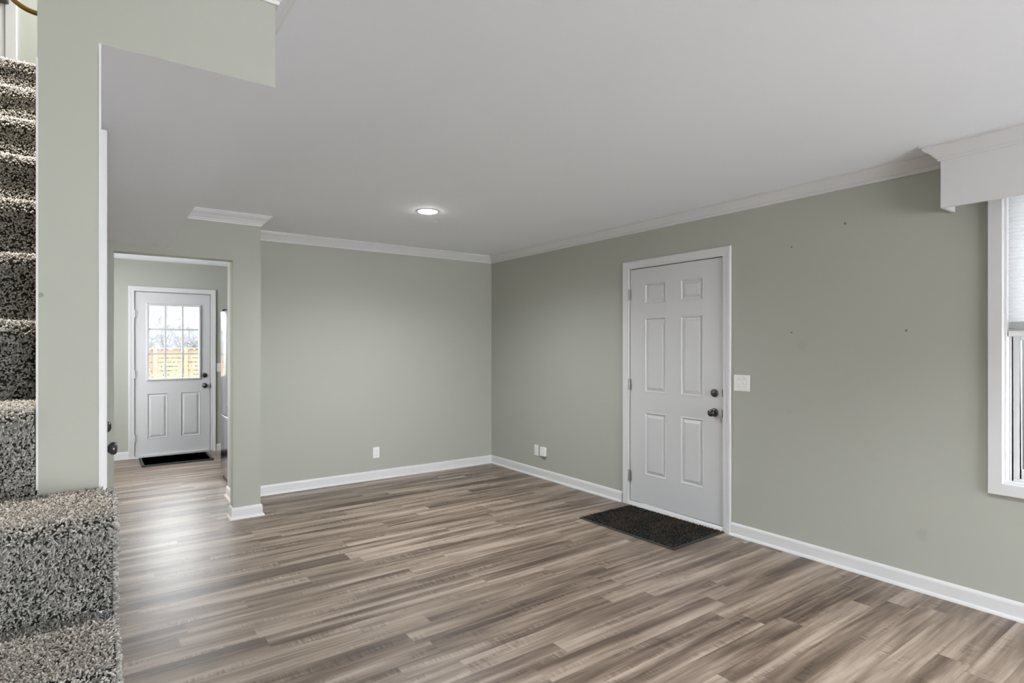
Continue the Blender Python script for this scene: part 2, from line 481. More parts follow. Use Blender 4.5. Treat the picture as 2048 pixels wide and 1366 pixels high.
BASE = [(0.0, 0.0), (0.014, 0.0), (0.014, 0.072), (0.0135, 0.080), (0.010, 0.087), (0.005, 0.092), (0.0, 0.0935)]
SHOE = [(0.0, 0.0)] + [(0.0145 * math.cos(a), 0.019 * math.sin(a)) for a in [i * PI / 12 for i in range(7)]]
def baseboard(name, path, label, shoe_mat=None, shoe=True):
    bm = bmesh.new()
    sweep(bm, path, BASE, flat)
    b = struct(obj(name, bm, M['trim'], smooth=40), label, 'baseboard')
    if shoe:
        bm = bmesh.new()
        sweep(bm, path, [(0.0142 + o, h) for o, h in SHOE], flat)
        obj('shoe_moulding', bm, shoe_mat or M['trim'], b, smooth=40)
    return b
baseboard('baseboard_right', [(XR, YF), (XR, 2.496)], 'white baseboard on right wall from the door towards the window')
baseboard('baseboard_back', [(XR, 3.578), (XR, YB), (1.072, YB), (1.072, YH + 0.001)], 'white baseboard round the back corner of the room')
baseboard('baseboard_pier', [(1.072 + 0.0, YH + 0.12), (1.072, YH), (0.864, YH), (0.864, YH + 0.12)], 'white baseboard wrapping the pier of the kitchen opening')
baseboard('baseboard_return', [(0.96, YH + 0.122), (0.96, 5.89)], 'white baseboard piece with raw shoe beside the fridge', M['shoe'])
baseboard('baseboard_stub', [(0.076, YH + 0.12), (0.076, YH), (-0.005, YH), (-0.005, 3.292)], 'short white baseboard end beyond the carpeted steps', M['shoe'])
baseboard('baseboard_kitchen', [(KX0 - 0.06, YK), (-1.2, YK)], 'white baseboard left of the glazed back door', shoe=False)
baseboard('baseboard_kitchen_right', [(4.4, YK), (KX1 + 0.066, YK)], 'white baseboard right of the glazed back door', shoe=False)
# raw wood cap of the pier shoe on the hall side
bm = bmesh.new(); sweep(bm, [(0.864 - 0.0142, YH - 0.012), (0.864 - 0.0142, YH + 0.12)], [(o * 1.08, h * 1.05) for o, h in SHOE], flat)
struct(obj('trim_3', bm, M['shoe'], smooth=40), 'raw wood shoe strip on the hall side of the pier', 'shoe moulding')

# ------------------------------------------------------------------ doors
CASE = [(0.0, 0.0), (0.0, 0.008), (0.006, 0.011), (0.018, 0.012), (0.024, 0.0105), (0.046, 0.016), (0.058, 0.018), (0.066, 0.017), (0.069, 0.013), (0.069, 0.0)]
def casing_prof(w): return [(o * w / 0.069, h) for o, h in CASE]

def on_right(a, b, n): return (XR - n, a, b)       # a = y, b = z, n out of the wall
def on_kitchen(a, b, n): return (a, YK - n, b)     # a = x
def on_hallside(a, b, n): return (-0.005 + n, a, b)
def on_back(a, b, n): return (a, YB - n, b)

def panel_door(bm, fmap, a0, a1, b0, b1, face, thick, panels, hole=None):
    """Door leaf with raised panels pressed into the visible face; hole = (a0, a1, b0, b1) cut right through."""
    A = sorted({a0, a1, *[v for p in panels for v in p[:2]], *((hole[0], hole[1]) if hole else ())})
    B = sorted({b0, b1, *[v for p in panels for v in p[2:]], *((hole[2], hole[3]) if hole else ())})
    def q(pts): bm.faces.new([bm.verts.new(fmap(*p)) for p in pts])
    for i in range(len(A) - 1):
        for j in range(len(B) - 1):
            ca, cb = (A[i] + A[i + 1]) / 2, (B[j] + B[j + 1]) / 2
            inh = hole and hole[0] < ca < hole[1] and hole[2] < cb < hole[3]
            inp = any(p[0] < ca < p[1] and p[2] < cb < p[3] for p in panels)
            if not inh:
                q([(A[i], B[j], face - thick), (A[i + 1], B[j], face - thick), (A[i + 1], B[j + 1], face - thick), (A[i], B[j + 1], face - thick)])
                if not inp:
                    q([(A[i], B[j], face), (A[i + 1], B[j], face), (A[i + 1], B[j + 1], face), (A[i], B[j + 1], face)])
    def walls(r):
        pts = [(r[0], r[2]), (r[1], r[2]), (r[1], r[3]), (r[0], r[3])]
        for k in range(4):
            (p, s), (p2, s2) = pts[k], pts[(k + 1) % 4]
            q([(p, s, face), (p2, s2, face), (p2, s2, face - thick), (p, s, face - thick)])
    walls((a0, a1, b0, b1))
    if hole: walls(hole)
    for (pa, pb, pc, pd) in panels:
        lv = [(0.0, 0.0), (0.004, 0.0025), (0.009, 0.0015), (0.014, -0.0075), (0.019, -0.0085), (0.024, -0.0075), (0.043, 0.0005), (0.047, 0.001)]
        rings = []
        for ins, dz in lv:
            rings.append([(pa + ins, pc + ins, face + dz), (pb - ins, pc + ins, face + dz), (pb - ins, pd - ins, face + dz), (pa + ins, pd - ins, face + dz)])
        for r0, r1 in zip(rings, rings[1:]):
            for k in range(4):
                q([r0[k], r0[(k + 1) % 4], r1[(k + 1) % 4], r1[k]])
        q(rings[-1])

def hinge(parent, fmap, a, b, sgn, mat, h=0.09):
    bm = bmesh.new()
    r = 0.0065
    for k in range(5):
        z0 = b - h / 2 + k * h / 5
        lathe(bm, [(r, z0 + 0.0008), (r, z0 + h / 5 - 0.0008)], lambda p, s, t: fmap(a + p, t, 0.008 + s), 12)
    lathe(bm, [(0.0, b - h / 2 - 0.006), (0.005, b - h / 2 - 0.004), (0.005, b - h / 2)], lambda p, s, t: fmap(a + p, t, 0.008 + s), 12)
    lathe(bm, [(0.005, b + h / 2), (0.005, b + h / 2 + 0.004), (0.0, b + h / 2 + 0.006)], lambda p, s, t: fmap(a + p, t, 0.008 + s), 12)
    for k in range(2):
        x0, x1 = sorted((a, a + sgn * 0.018 * (1 if k else -0.35)))
        vs = [bm.verts.new(fmap(p, z, n)) for n in (0.001, 0.0035) for z in (b - h / 2, b + h / 2) for p in (x0, x1)]
        for f in ((0, 2, 3, 1), (4, 5, 7, 6), (0, 1, 5, 4), (2, 6, 7, 3), (0, 4, 6, 2), (1, 3, 7, 5)):
            bm.faces.new([vs[i] for i in f])
    return obj('hinge', bm, mat, parent, smooth=40)

def knob(parent, fmap, a, b, face, style='round'):
    bm = bmesh.new()
    f = lambda p, s, t: fmap(a + p, b + s, face + t)
    if style == 'round':
        lathe(bm, [(0.0325, 0.0), (0.0325, 0.004), (0.030, 0.009), (0.022, 0.012), (0.014, 0.014), (0.0125, 0.026), (0.016, 0.034), (0.024, 0.039), (0.0275, 0.047),
                   (0.0265, 0.055), (0.021, 0.060), (0.015, 0.061), (0.013, 0.0635), (0.0125, 0.067), (0.009, 0.069), (0.0, 0.069)], f)
    else:
        lathe(bm, [(0.031, 0.0), (0.031, 0.004), (0.028, 0.009), (0.016, 0.013), (0.0125, 0.018), (0.0125, 0.028), (0.018, 0.034), (0.0275, 0.044), (0.0300, 0.053),
                   (0.0270, 0.062), (0.018, 0.067), (0.0, 0.069)], f)
    return obj('door_knob', bm, M['bronze'], parent, smooth=50)

def deadbolt(parent, fmap, a, b, face):
    bm = bmesh.new()
    f = lambda p, s, t: fmap(a + p, b + s, face + t)
    lathe(bm, [(0.0305, 0.0), (0.0305, 0.006), (0.0285, 0.011), (0.022, 0.0145), (0.014, 0.016), (0.0, 0.0165)], f)
    d = obj('deadbolt', bm, M['bronze'], parent, smooth=45)
    bm = bmesh.new()
    vs = []
    pts = [(-0.019, -0.004), (-0.012, -0.0065), (0.012, -0.0065), (0.019, -0.004), (0.019, 0.004), (0.012, 0.0065), (-0.012, 0.0065), (-0.019, 0.004)]
    lo = [bm.verts.new(f(p, s, 0.014)) for p, s in pts]; hi = [bm.verts.new(f(p * 0.92, s * 0.7, 0.026)) for p, s in pts]
    for k in range(8): bm.faces.new([lo[k], lo[(k + 1) % 8], hi[(k + 1) % 8], hi[k]])
    bm.faces.new(hi); bm.faces.new(lo)
    obj('thumb_turn', bm, M['bronze'], d, smooth=30, bevel=0.001)
    return d

# front door (right wall)
dy0, dy1, dz0, dz1 = 2.563, 3.495, 0.040, 2.071
bm = bmesh.new()
cols = [(3.099, 3.329), (2.738, 2.955)]
rows = [(1.765, 1.936), (0.999, 1.641), (0.286, 0.829)]
panel_door(bm, on_right, dy0, dy1, dz0, dz1, -0.006, 0.040, [(c[0], c[1], r[0], r[1]) for c in cols for r in rows])
d1 = struct(obj('door_1', bm, M['door']), 'white six panel front door in the right wall', 'door')
for z in (1.852, 1.062, 0.255): hinge(d1, on_right, 3.498, z, -1, M['steel'])
knob(d1, on_right, 2.637, 0.891, -0.006); deadbolt(d1, on_right, 2.637, 1.040, -0.006)
bm = bmesh.new()
sweep(bm, [(DY0 + 0.002, 0.0), (DY0 + 0.002, DZ - 0.002), (DY1 - 0.002, DZ - 0.002), (DY1 - 0.002, 0.0)], casing_prof(0.069), on_right)
t4 = struct(obj('trim_4', bm, M['trim'], smooth=30), 'white casing around the six panel front door', 'door casing')
bm = boxes((XR + 0.050, XR + 0.135, DY0 + 0.001, DY0 + 0.03, 0.036, DZ - 0.001), (XR + 0.050, XR + 0.135, DY1 - 0.03, DY1 - 0.001, 0.036, DZ - 0.001),
           (XR + 0.050, XR + 0.135, DY0 + 0.03, DY1 - 0.03, DZ - 0.035, DZ - 0.001))
obj('door_stop', bm, M['trim'], t4)
# strike plates on the jamb
for zc, hh in ((1.045, 0.028), (0.890, 0.030)):
    obj('strike_plate', boxes((XR - 0.0115, XR + 0.02, DY0 - 0.003, DY0 + 0.0035, zc - hh, zc + hh)), M['bronze'], t4)
bm = bmesh.new()
prof = [(-0.028, 0.0), (-0.028, 0.008), (-0.008, 0.022), (0.004, 0.034), (0.12, 0.036), (0.12, 0.0)]
for ya, yb in ((DY0 + 0.001, DY1 - 0.001),):
    r = [[bm.verts.new((XR + o, y, h)) for o, h in prof] for y in (ya, yb)]
    for k in range(6): bm.faces.new([r[0][k], r[0][(k + 1) % 6], r[1][(k + 1) % 6], r[1][k]])
    bm.faces.new(r[0]); bm.faces.new(r[1])
struct(obj('trim_5', bm, M['alum']), 'pale metal threshold under the six panel door', 'threshold')

# kitchen back door with nine panes
kx0, kx1, kz0, kz1 = 0.343, 1.174, 0.034, 2.076
G = (0.488, 1.042, 0.988, 1.910)
bm = bmesh.new()
panel_door(bm, on_kitchen, kx0, kx1, kz0, kz1, -0.008, 0.042, [(0.468, 0.693, 0.229, 0.803), (0.834, 1.063, 0.228, 0.804)], G)
d2 = struct(obj('door_2', bm, M['door']), 'white back door with nine panes at the end of the kitchen', 'door')
bm = bmesh.new()
sweep(bm, [(G[0], G[2]), (G[0], G[3]), (G[1], G[3]), (G[1], G[2])], [(-0.002, -0.03), (-0.002, 0.002), (0.006, 0.008), (0.020, 0.008), (0.030, 0.0), (0.030, -0.008)], on_kitchen, closed=True)
fr = obj('glazing_frame', bm, M['door'], d2, smooth=30)
bm = bmesh.new()
for a in (0.667, 0.858):
    vs = box(bm, a - 0.011, a + 0.011, YK + 0.006, YK + 0.028, G[2], G[3])
for b in (1.299, 1.610):
    box(bm, G[0], G[1], YK + 0.0065, YK + 0.0275, b - 0.011, b + 0.011)
obj('muntins', bm, M['door'], fr)
obj('window_pane', boxes((G[0] - 0.001, G[1] + 0.001, YK + 0.016, YK + 0.020, G[2] - 0.001, G[3] + 0.001)), M['glass'], d2)
for z in (1.80, 1.05, 0.25): hinge(d2, on_kitchen, 0.3395, z, 1, M['trim'])
knob(d2, on_kitchen, 1.112, 0.877, -0.008); deadbolt(d2, on_kitchen, 1.112, 1.013, -0.008)
bm = bmesh.new()
sweep(bm, [(KX1, 0.0), (KX1, 2.083), (KX0, 2.083), (KX0, 0.0)][::-1], [(o, h) for o, h in casing_prof(0.062)], on_kitchen)
t6 = struct(obj('trim_6', bm, M['trim'], smooth=30), 'white casing around the nine pane back door', 'door casing')
obj('door_stop', boxes((KX0 + 0.001, KX0 + 0.028, YK + 0.036, YK + 0.135, 0.031, 2.082), (KX1 - 0.028, KX1 - 0.001, YK + 0.036, YK + 0.135, 0.031, 2.082),
    (KX0 + 0.028, KX1 - 0.028, YK + 0.036, YK + 0.135, 2.05, 2.082)), M['trim'], t6)
obj('strike_plate', boxes((KX1 - 0.004, KX1 + 0.004, YK - 0.0095, YK + 0.02, 0.845, 0.905)), M['bronze'], t6)
struct(obj('trim_7', boxes((KX0 + 0.001, KX1 - 0.001, YK - 0.03, YK + 0.13, 0.0, 0.030)), M['alum']), 'pale threshold under the nine pane back door', 'threshold')

# door in the stair wall, seen edge on
bm = bmesh.new()
panel_door(bm, on_hallside, CY0 + 0.004, CY1 - 0.004, 0.015, 2.058, -0.002, 0.035, [(2.54, 2.77, 0.25, 0.82), (2.88, 3.11, 0.25, 0.82), (2.54, 2.77, 1.0, 1.9), (2.88, 3.11, 1.0, 1.9)])
d3 = struct(obj('door_3', bm, M['door']), 'white door in the stair wall seen edge on with dark knobs', 'door')
knob(d3, on_hallside, 3.160, 0.935, -0.002, 'oval')
bm = bmesh.new()
lathe(bm, [(0.031, 0.0), (0.031, 0.012), (0.029, 0.022), (0.025, 0.034), (0.017, 0.043), (0.0, 0.046)], lambda p, s, t: on_hallside(3.160 + p, 1.035 + s, -0.002 + t))
obj('deadbolt', bm, M['bronze'], d3, smooth=50)
hinge(d3, lambda a, b, n: (n - 0.005 + 0.006, a, b), CY0 + 0.002, 1.855, 1, M['bronze'])
hinge(d3, lambda a, b, n: (n - 0.005 + 0.006, a, b), CY0 + 0.002, 0.25, 1, M['bronze'])
bm = bmesh.new()
sweep(bm, [(CY0, 0.0), (CY0, 2.065), (CY1, 2.065), (CY1, 0.0)], [(o, h * 1.25) for o, h in casing_prof(0.062)], on_hallside)
struct(obj('trim_8', bm, M['trim'], smooth=30), 'white casing of the door in the stair wall', 'door casing')
struct(obj('trim_9', boxes((-0.0048, 0.0005, YS - 0.002, CY0 - 0.063, 0.0, 2.149)), M['trim']), 'white painted edge strip down the side of the stair wall', 'edge trim')
struct(obj('trim_10', boxes((-0.1245, -0.1205, YS - 0.0015, YS + 0.02, 1.06, 2.08)), M['trim']), 'thin white corner bead beside the carpeted stairs', 'corner bead')

# ------------------------------------------------------------------ side window, shade, valance
bm = bmesh.new()
WZT = WIN_Z1
sweep(bm, [(WIN_Y0, WIN_Z0), (WIN_Y0, WZT), (WIN_Y1, WZT), (WIN_Y1, WIN_Z0)], [(-0.004, 0.0), (-0.004, 0.022), (0.0, 0.026), (0.056, 0.026), (0.060, 0.022), (0.060, 0.0)], on_right, closed=True)
w1 = struct(obj('window_1', bm, M['trim'], smooth=30), 'white framed window on the right wall under a box valance', 'window')
# jamb lining, tracks, sashes, panes
bm = bmesh.new()
def frame(bm, x0, x1, y0, y1, z0, z1, w, wb=None):
    wb = wb or w
    box(bm, x0, x1, y0, y0 + w, z0, z1); box(bm, x0, x1, y1 - w, y1, z0, z1)
    box(bm, x0, x1, y0 + w, y1 - w, z0, z0 + wb); box(bm, x0, x1, y0 + w, y1 - w, z1 - w, z1)
frame(bm, XR + 0.001, XR + 0.139, WIN_Y0 + 0.0005, WIN_Y1 - 0.0005, WIN_Z0 + 0.0005, WIN_Z1 - 0.0005, 0.012)
obj('window_jamb', bm, M['trim'], w1)
bm = bmesh.new()
frame(bm, XR + 0.048, XR + 0.060, WIN_Y0 + 0.012, WIN_Y1 - 0.012, WIN_Z0 + 0.012, WIN_Z1 - 0.012, 0.014)
frame(bm, XR + 0.094, XR + 0.104, WIN_Y0 + 0.012, WIN_Y1 - 0.012, WIN_Z0 + 0.012, WIN_Z1 - 0.012, 0.016)
obj('sash_stop', bm, M['trim'], w1, bevel=0.003)
zm = 1.45
bm = bmesh.new(); frame(bm, XR + 0.062, XR + 0.092, WIN_Y0 + 0.0125, WIN_Y1 - 0.0125, WIN_Z0 + 0.0125, zm + 0.02, 0.042, 0.06)
s = obj('sash', bm, M['trim'], w1, bevel=0.003)
obj('window_pane', boxes((XR + 0.074, XR + 0.078, WIN_Y0 + 0.05, WIN_Y1 - 0.05, WIN_Z0 + 0.06, zm)), M['glass'], s)
bm = bmesh.new(); frame(bm, XR + 0.106, XR + 0.136, WIN_Y0 + 0.0125, WIN_Y1 - 0.0125, zm - 0.02, WIN_Z1 - 0.0125, 0.042)
s = obj('sash', bm, M['trim'], w1, bevel=0.003)
obj('window_pane', boxes((XR + 0.118, XR + 0.122, WIN_Y0 + 0.05, WIN_Y1 - 0.05, zm, WIN_Z1 - 0.05)), M['glass'], s)

# cellular shade
sh = thing('cellular_shade', (XR + 0.025, 0.08, WIN_Z1 - 0.02), 'white pleated cellular shade lowered halfway in the right window', 'window shade')
def at(o, bm):
    bmesh.ops.translate(bm, verts=bm.verts, vec=-Vector(o.location)); return bm
ys0, ys1 = WIN_Y0 + 0.014, WIN_Y1 - 0.0165
zs = []
z = WIN_Z1 - 0.05
while z > 1.535:
    zs.append(z); z -= 0.0195
zlow = z
k = 0
while z > 1.472:
    zs.append(z); z -= 0.0062
bm = bmesh.new()
for side, x0 in ((-1, XR + 0.025), (1, XR + 0.029)):
    prev = None
    pts = []
    for i, zz in enumerate(zs[:-1]):
        d = 0.5 * (zs[i] - zs[i + 1])
        amp = 0.009 if d > 0.005 else 0.0105
        pts += [(x0, zz), (x0 + side * amp, zz - d)]
    pts.append((x0, zs[-1]))
    rr = [[bm.verts.new((px, y, pz)) for (px, pz) in pts] for y in (ys0, ys1)]
    for i in range(len(pts) - 1):
        bm.faces.new([rr[0][i], rr[0][i + 1], rr[1][i + 1], rr[1][i]])
obj('pleated_fabric', at(sh, bm), M['shade'], sh)
obj('bottom_rail', at(sh, boxes((XR + 0.012, XR + 0.042, ys0 - 0.001, ys1 + 0.001, 1.449, zs[-1] + 0.001))), M['plate'], sh, bevel=0.003)
obj('head_rail', at(sh, boxes((XR + 0.008, XR + 0.046, ys0 - 0.001, ys1 + 0.001, zs[0] - 0.001, WIN_Z1 - 0.013))), M['plate'], sh, bevel=0.003)

va = thing('window_valance', (VX, 0.08, 2.137), 'white boxed wooden valance over the right window just under the ceiling', 'valance')
obj('front_board', at(va, boxes((VX, VX + 0.019, -1.0, VY, 2.137, ZC))), M['trim'], va, bevel=0.0015)
obj('end_board', at(va, boxes((VX + 0.019, XR, VY - 0.018, VY, 2.134, ZC))), M['trim'], va, bevel=0.0015)
obj('end_board', at(va, boxes((VX + 0.019, XR, -1.0, -0.982, 2.134, ZC))), M['trim'], va, bevel=0.0015)

# invented patio door frame behind the camera, added to let fill light in
bm = bmesh.new()
box(bm, 0.4, 3.1, YF - 0.09, YF - 0.04, 0.02, 0.09); box(bm, 0.4, 3.1, YF - 0.09, YF - 0.04, 1.98, 2.05)
for x in (0.4, 1.27, 2.17, 3.04): box(bm, x, x + 0.06, YF - 0.09, YF - 0.04, 0.09, 1.98)
struct(obj('window_added_patio', bm, M['trim']), 'unseen white patio door frame added in the wall behind the camera', 'window')

# ------------------------------------------------------------------ stairs
R_, T_ = 2.72 / 13, 0.25
def fast_mesh(name, V, F4, F3, mats, mi):
    me = bpy.data.meshes.new(name)
    me.vertices.add(len(V)); me.vertices.foreach_set('co', V.astype(np.float32).ravel())
    nl = F4.size + F3.size
    me.loops.add(nl); me.loops.foreach_set('vertex_index', np.concatenate([F4.ravel(), F3.ravel()]).astype(np.int32))
    npoly = len(F4) + len(F3)
    me.polygons.add(npoly)
    st = np.concatenate([np.arange(len(F4)) * 4, F4.size + np.arange(len(F3)) * 3]).astype(np.int32)
    me.polygons.foreach_set('loop_start', st)
    me.polygons.foreach_set('material_index', mi.astype(np.int32))
    me.polygons.foreach_set('use_smooth', np.ones(npoly, bool))
    for m in mats: me.materials.append(m)
    me.update(calc_edges=True); me.validate()
    return me

def tufts(pos, nrm, lean, length=0.0115, rad=0.0031, tilt=0.42):
    """Short yarn tufts: four-sided, three rings and a tip. Returns verts, quads, tris."""
    n = len(pos)
    d = nrm + lean + rng.normal(0, tilt, (n, 3))
    d /= np.linalg.norm(d, axis=1, keepdims=True)
    ref = np.where(np.abs(d[:, 2:3]) < 0.9, np.array([[0, 0, 1.0]]), np.array([[1.0, 0, 0]]))
    a = np.cross(d, ref); a /= np.linalg.norm(a, axis=1, keepdims=True)
    b = np.cross(d, a)
    L = length * rng.uniform(0.75, 1.25, (n, 1)); R = rad * rng.uniform(0.8, 1.25, (n, 1))
    bend = rng.normal(0, 0.0022, (n, 3))
    rot = rng.uniform(0, 2 * PI, (n, 1))
    V = []
    for (t, k) in ((-0.12, 0.75), (0.45, 1.1), (0.88, 0.85)):
        for q in range(4):
            an = rot + q * PI / 2 + t * 0.9
            V.append(pos + d * L * t + bend * t * t + (a * np.cos(an) + b * np.sin(an)) * R * k)
    V.append(pos + d * L * 1.05 + bend)
    V = np.stack(V, 1)
    base = np.arange(n)[:, None] * 13
    q = []
    for r in (0, 4):
        for i in range(4):
            j = (i + 1) % 4
            q.append([r + i, r + j, r + 4 + j, r + 4 + i])
    tr = [[8 + i, 8 + (i + 1) % 4, 12] for i in range(4)]
    F4 = (base[:, :, None] + np.array(q)[None]).reshape(-1, 4)
    F3 = (base[:, :, None] + np.array(tr)[None]).reshape(-1, 3)
    return V.reshape(-1, 3), F4, F3

def step_profile(y, z0, z1, back):
    """Outline of carpet over a riser, rounded nosing and tread, in (y, z), from the riser foot to the tread's back edge."""
    nr = 0.021
    pts = [(y, z0), (y, z0 + 0.05), (y, z1 - 0.075)]
    for i in range(7):
        a = -PI / 2 + 0.25 + i * (PI / 2 + PI / 2 - 0.25) / 6
        pts.append((y - 0.009 - nr * math.cos(a), z1 - nr + nr * math.sin(a)))
    pts += [(y + 0.05, z1 - 0.001), (back, z1)]
    return pts

stairs = thing('staircase', (-0.5, 0.5, 0), 'carpeted staircase rising on the left with grey shag pile', 'staircase')
def make_step(j):
    y = 1.496 + T_ * (j - 5); z1 = R_ * j; z0 = R_ * (j - 1)
    back = y + T_
    xa = XL + 0.004
    xb = 0.022 if j <= 5 else -0.1245
    if j == 13: back = y + T_
    pr = step_profile(y, z0 - (0.0 if j > 1 else -0.001), z1 - 0.006, back)
    # closed backing block
    bm = bmesh.new()
    poly = pr + [(back, z0 + 0.001)]
    r0 = [bm.verts.new((xa, p, q)) for p, q in poly]; r1 = [bm.verts.new((xb, p, q)) for p, q in poly]
    n = len(poly)
    for i in range(n): bm.faces.new([r0[i], r0[(i + 1) % n], r1[(i + 1) % n], r1[i]])
    bm.faces.new(r0); bm.faces.new(list(reversed(r1)))
    bmesh.ops.recalc_face_normals(bm, faces=bm.faces)
    me0 = bpy.data.meshes.new('tmp'); bm.to_mesh(me0); bm.free()
    # tufts over the profile
    P = np.array(pr); seg = np.diff(P, axis=0); ln = np.linalg.norm(seg, axis=1); cum = np.concatenate([[0], np.cumsum(ln)])
    near = 3 <= j <= 6
    dens = 80000 if near else (10000 if j < 3 else 42000)
    total = cum[-1]
    N = int(dens * total * (xb - xa))
    s = rng.uniform(0, total, N)
    x = rng.uniform(xa, xb, N)
    keep = (x > -0.55) | (rng.uniform(0, 1, N) < (0.35 if j >= 3 else 1))
    s, x = s[keep], x[keep]
    i = np.clip(np.searchsorted(cum, s) - 1, 0, len(seg) - 1)
    f = ((s - cum[i]) / ln[i])[:, None]
    yz = P[i] + seg[i] * f
    # smooth normals along the outline
    sn = np.stack([-seg[:, 1], seg[:, 0]], 1); sn /= np.linalg.norm(sn, axis=1, keepdims=True)
    vn = np.zeros_like(P); vn[:-1] += sn; vn[1:] += sn; vn /= np.linalg.norm(vn, axis=1, keepdims=True)
    nn = vn[i] * (1 - f) + vn[i + 1] * f
    pos = np.column_stack([x, yz]); nrm = np.column_stack([np.zeros(len(x)), nn])
    lean = np.zeros_like(pos)
    lean[:, 1] -= 0.5 * np.clip(nn[:, 1], 0, 1)         # pile on the treads lies towards the nose
    lean[:, 2] -= 0.15 * np.clip(-nn[:, 0], 0, 1)
    if xb > -0.1:
        edge = np.clip((x - (xb - 0.022)) / 0.022, 0, 1)[:, None]
        nrm = nrm * (1 - 0.6 * edge) + np.array([[1.0, 0, 0]]) * edge
        pos[:, 2] -= (edge[:, 0] ** 2) * 0.006 * (nn[:, 1] > 0.5)
        # open side of the step
        M_ = int(dens * T_ * R_ * 1.05)
        sy = rng.uniform(y - 0.012, back, M_); sz = rng.uniform(z0, z1 - 0.012, M_)
        pos = np.concatenate([pos, np.column_stack([np.full(M_, xb - 0.001), sy, sz])])
        nrm = np.concatenate([nrm, np.tile([[1.0, 0, 0]], (M_, 1))])
        lean = np.concatenate([lean, np.tile([[0, 0, -0.35]], (M_, 1))])
    big = 1.0 if near else (1.15 if j >= 3 else 2.2)
    wide = np.where(pos[:, 0:1] > -0.55, 1.0, 1.7)
    V, F4, F3 = tufts(pos, nrm, lean, 0.0076 * big, 0.0019 * big * wide, 0.36)
    # keep yarn out of the wall plane
    lim = -0.1258 if j > 5 else 9
    if j <= 5: V[:, 1] = np.minimum(V[:, 1], YS - 0.0035)
    V[:, 0] = np.minimum(V[:, 0], lim)
    V[:, 0] = np.maximum(V[:, 0], XL + 0.001)
    nb = len(me0.vertices)
    Vb = np.zeros(nb * 3, np.float32); me0.vertices.foreach_get('co', Vb)
    bq = [list(p.vertices) for p in me0.polygons if len(p.vertices) == 4]
    bt = []
    for p in me0.polygons:
        vs = list(p.vertices)
        if len(vs) != 4:
            # triangulate end caps with bmesh-quality tessellation
            from mathutils.geometry import tessellate_polygon
            for t3 in tessellate_polygon([[me0.vertices[v].co for v in vs]]):
                bt.append([vs[q] for q in t3])
    Vall = np.concatenate([Vb.reshape(-1, 3), V])
    F4a = np.concatenate([np.array(bq), F4 + nb]); F3a = np.concatenate([np.array(bt).reshape(-1, 3), F3 + nb])
    mi = np.concatenate([np.ones(len(bq)), np.zeros(len(F4)), np.ones(len(bt)), np.zeros(len(F3))])
    loc = Vector(stairs.location)
    me = fast_mesh('step', Vall - np.array(loc)[None], F4a, F3a, [M['tuft'], M['backing']], mi)
    bpy.data.meshes.remove(me0)
    o = bpy.data.objects.new('step', me); COL.objects.link(o); o.parent = stairs
for j in range(1, 14): make_step(j)

# ------------------------------------------------------------------ landing details glimpsed at the top of the stairs
UY = 4.6
up = lambda a, b, n: (a, UY - n, b)
bm = bmesh.new()
sweep(bm, [(-0.470, 2.72), (-0.470, 4.76), (-1.02, 4.76)], [(0.0, 0.0), (0.0, 0.010), (-0.02, 0.013), (-0.05, 0.018), (-0.055, 0.014), (-0.055, 0.0)], up)
struct(obj('trim_11', bm, M['trim'], smooth=30), 'white casing beside the door at the top of the stairs', 'door casing')
d4 = struct(obj('door_4', boxes((-1.02, -0.474, UY - 0.004, UY + 0.03, 2.735, 4.755)), M['door']), 'white door at the top of the stairs, mostly out of frame', 'door')

pl = thing('ring_pendant', (-0.29, 4.2, 3.44), 'curved brass ring hanging at the top of the stairs', 'pendant lamp')
bm = bmesh.new()
SEG, RS = 64, 14
ring = [[bm.verts.new(((0.155 + 0.0135 * math.cos(b)) * math.cos(a), 0.0135 * math.sin(b), (0.155 + 0.0135 * math.cos(b)) * math.sin(a))) for b in [2 * PI * q / RS for q in range(RS)]] for a in [2 * PI * p / SEG for p in range(SEG)]]
for p in range(SEG):
    for q in range(RS):
        bm.faces.new([ring[p][q], ring[p][(q + 1) % RS], ring[(p + 1) % SEG][(q + 1) % RS], ring[(p + 1) % SEG][q]])
obj('brass_ring', bm, M['brass'], pl, smooth=60)
bm = bmesh.new(); lathe(bm, [(0.006, 0.165), (0.006, 1.63), (0.05, 1.64), (0.05, 1.66)], flat, 14)
obj('hanging_rod', bm, M['brass'], pl, smooth=40)
tag(obj('wall_shelf', boxes((-0.86, -0.452, 4.46, UY - 0.001, 3.467, 3.56)), M['darkwood'], bevel=0.008), 'dark brown block on the wall at the top of the stairs, cut by frame', 'shelf')

# ------------------------------------------------------------------ electrical plates
def rounded_plate(bm, fmap, a0, a1, b0, b1, t):
    i = 0.004
    lo = [(a0, b0), (a1, b0), (a1, b1), (a0, b1)]
    hi = [(a0 + i, b0 + i), (a1 - i, b0 + i), (a1 - i, b1 - i), (a0 + i, b1 - i)]
    L0 = [bm.verts.new(fmap(a, b, 0.0003)) for a, b in lo]; L1 = [bm.verts.new(fmap(a, b, t * 0.5)) for a, b in lo]; L2 = [bm.verts.new(fmap(a, b, t)) for a, b in hi]
    for k in range(4):
        bm.faces.new([L0[k], L0[(k + 1) % 4], L1[(k + 1) % 4], L1[k]]); bm.faces.new([L1[k], L1[(k + 1) % 4], L2[(k + 1) % 4], L2[k]])
    bm.faces.new(L2); bm.faces.new(L0)

def pbox(bm, fmap, a0, a1, b0, b1, n0, n1):
    vs = [bm.verts.new(fmap(a, b, n)) for n in (n0, n1) for b in (b0, b1) for a in (a0, a1)]
    for f in ((0, 2, 3, 1), (4, 5, 7, 6), (0, 1, 5, 4), (2, 6, 7, 3), (0, 4, 6, 2), (1, 3, 7, 5)):
        bm.faces.new([vs[i] for i in f])

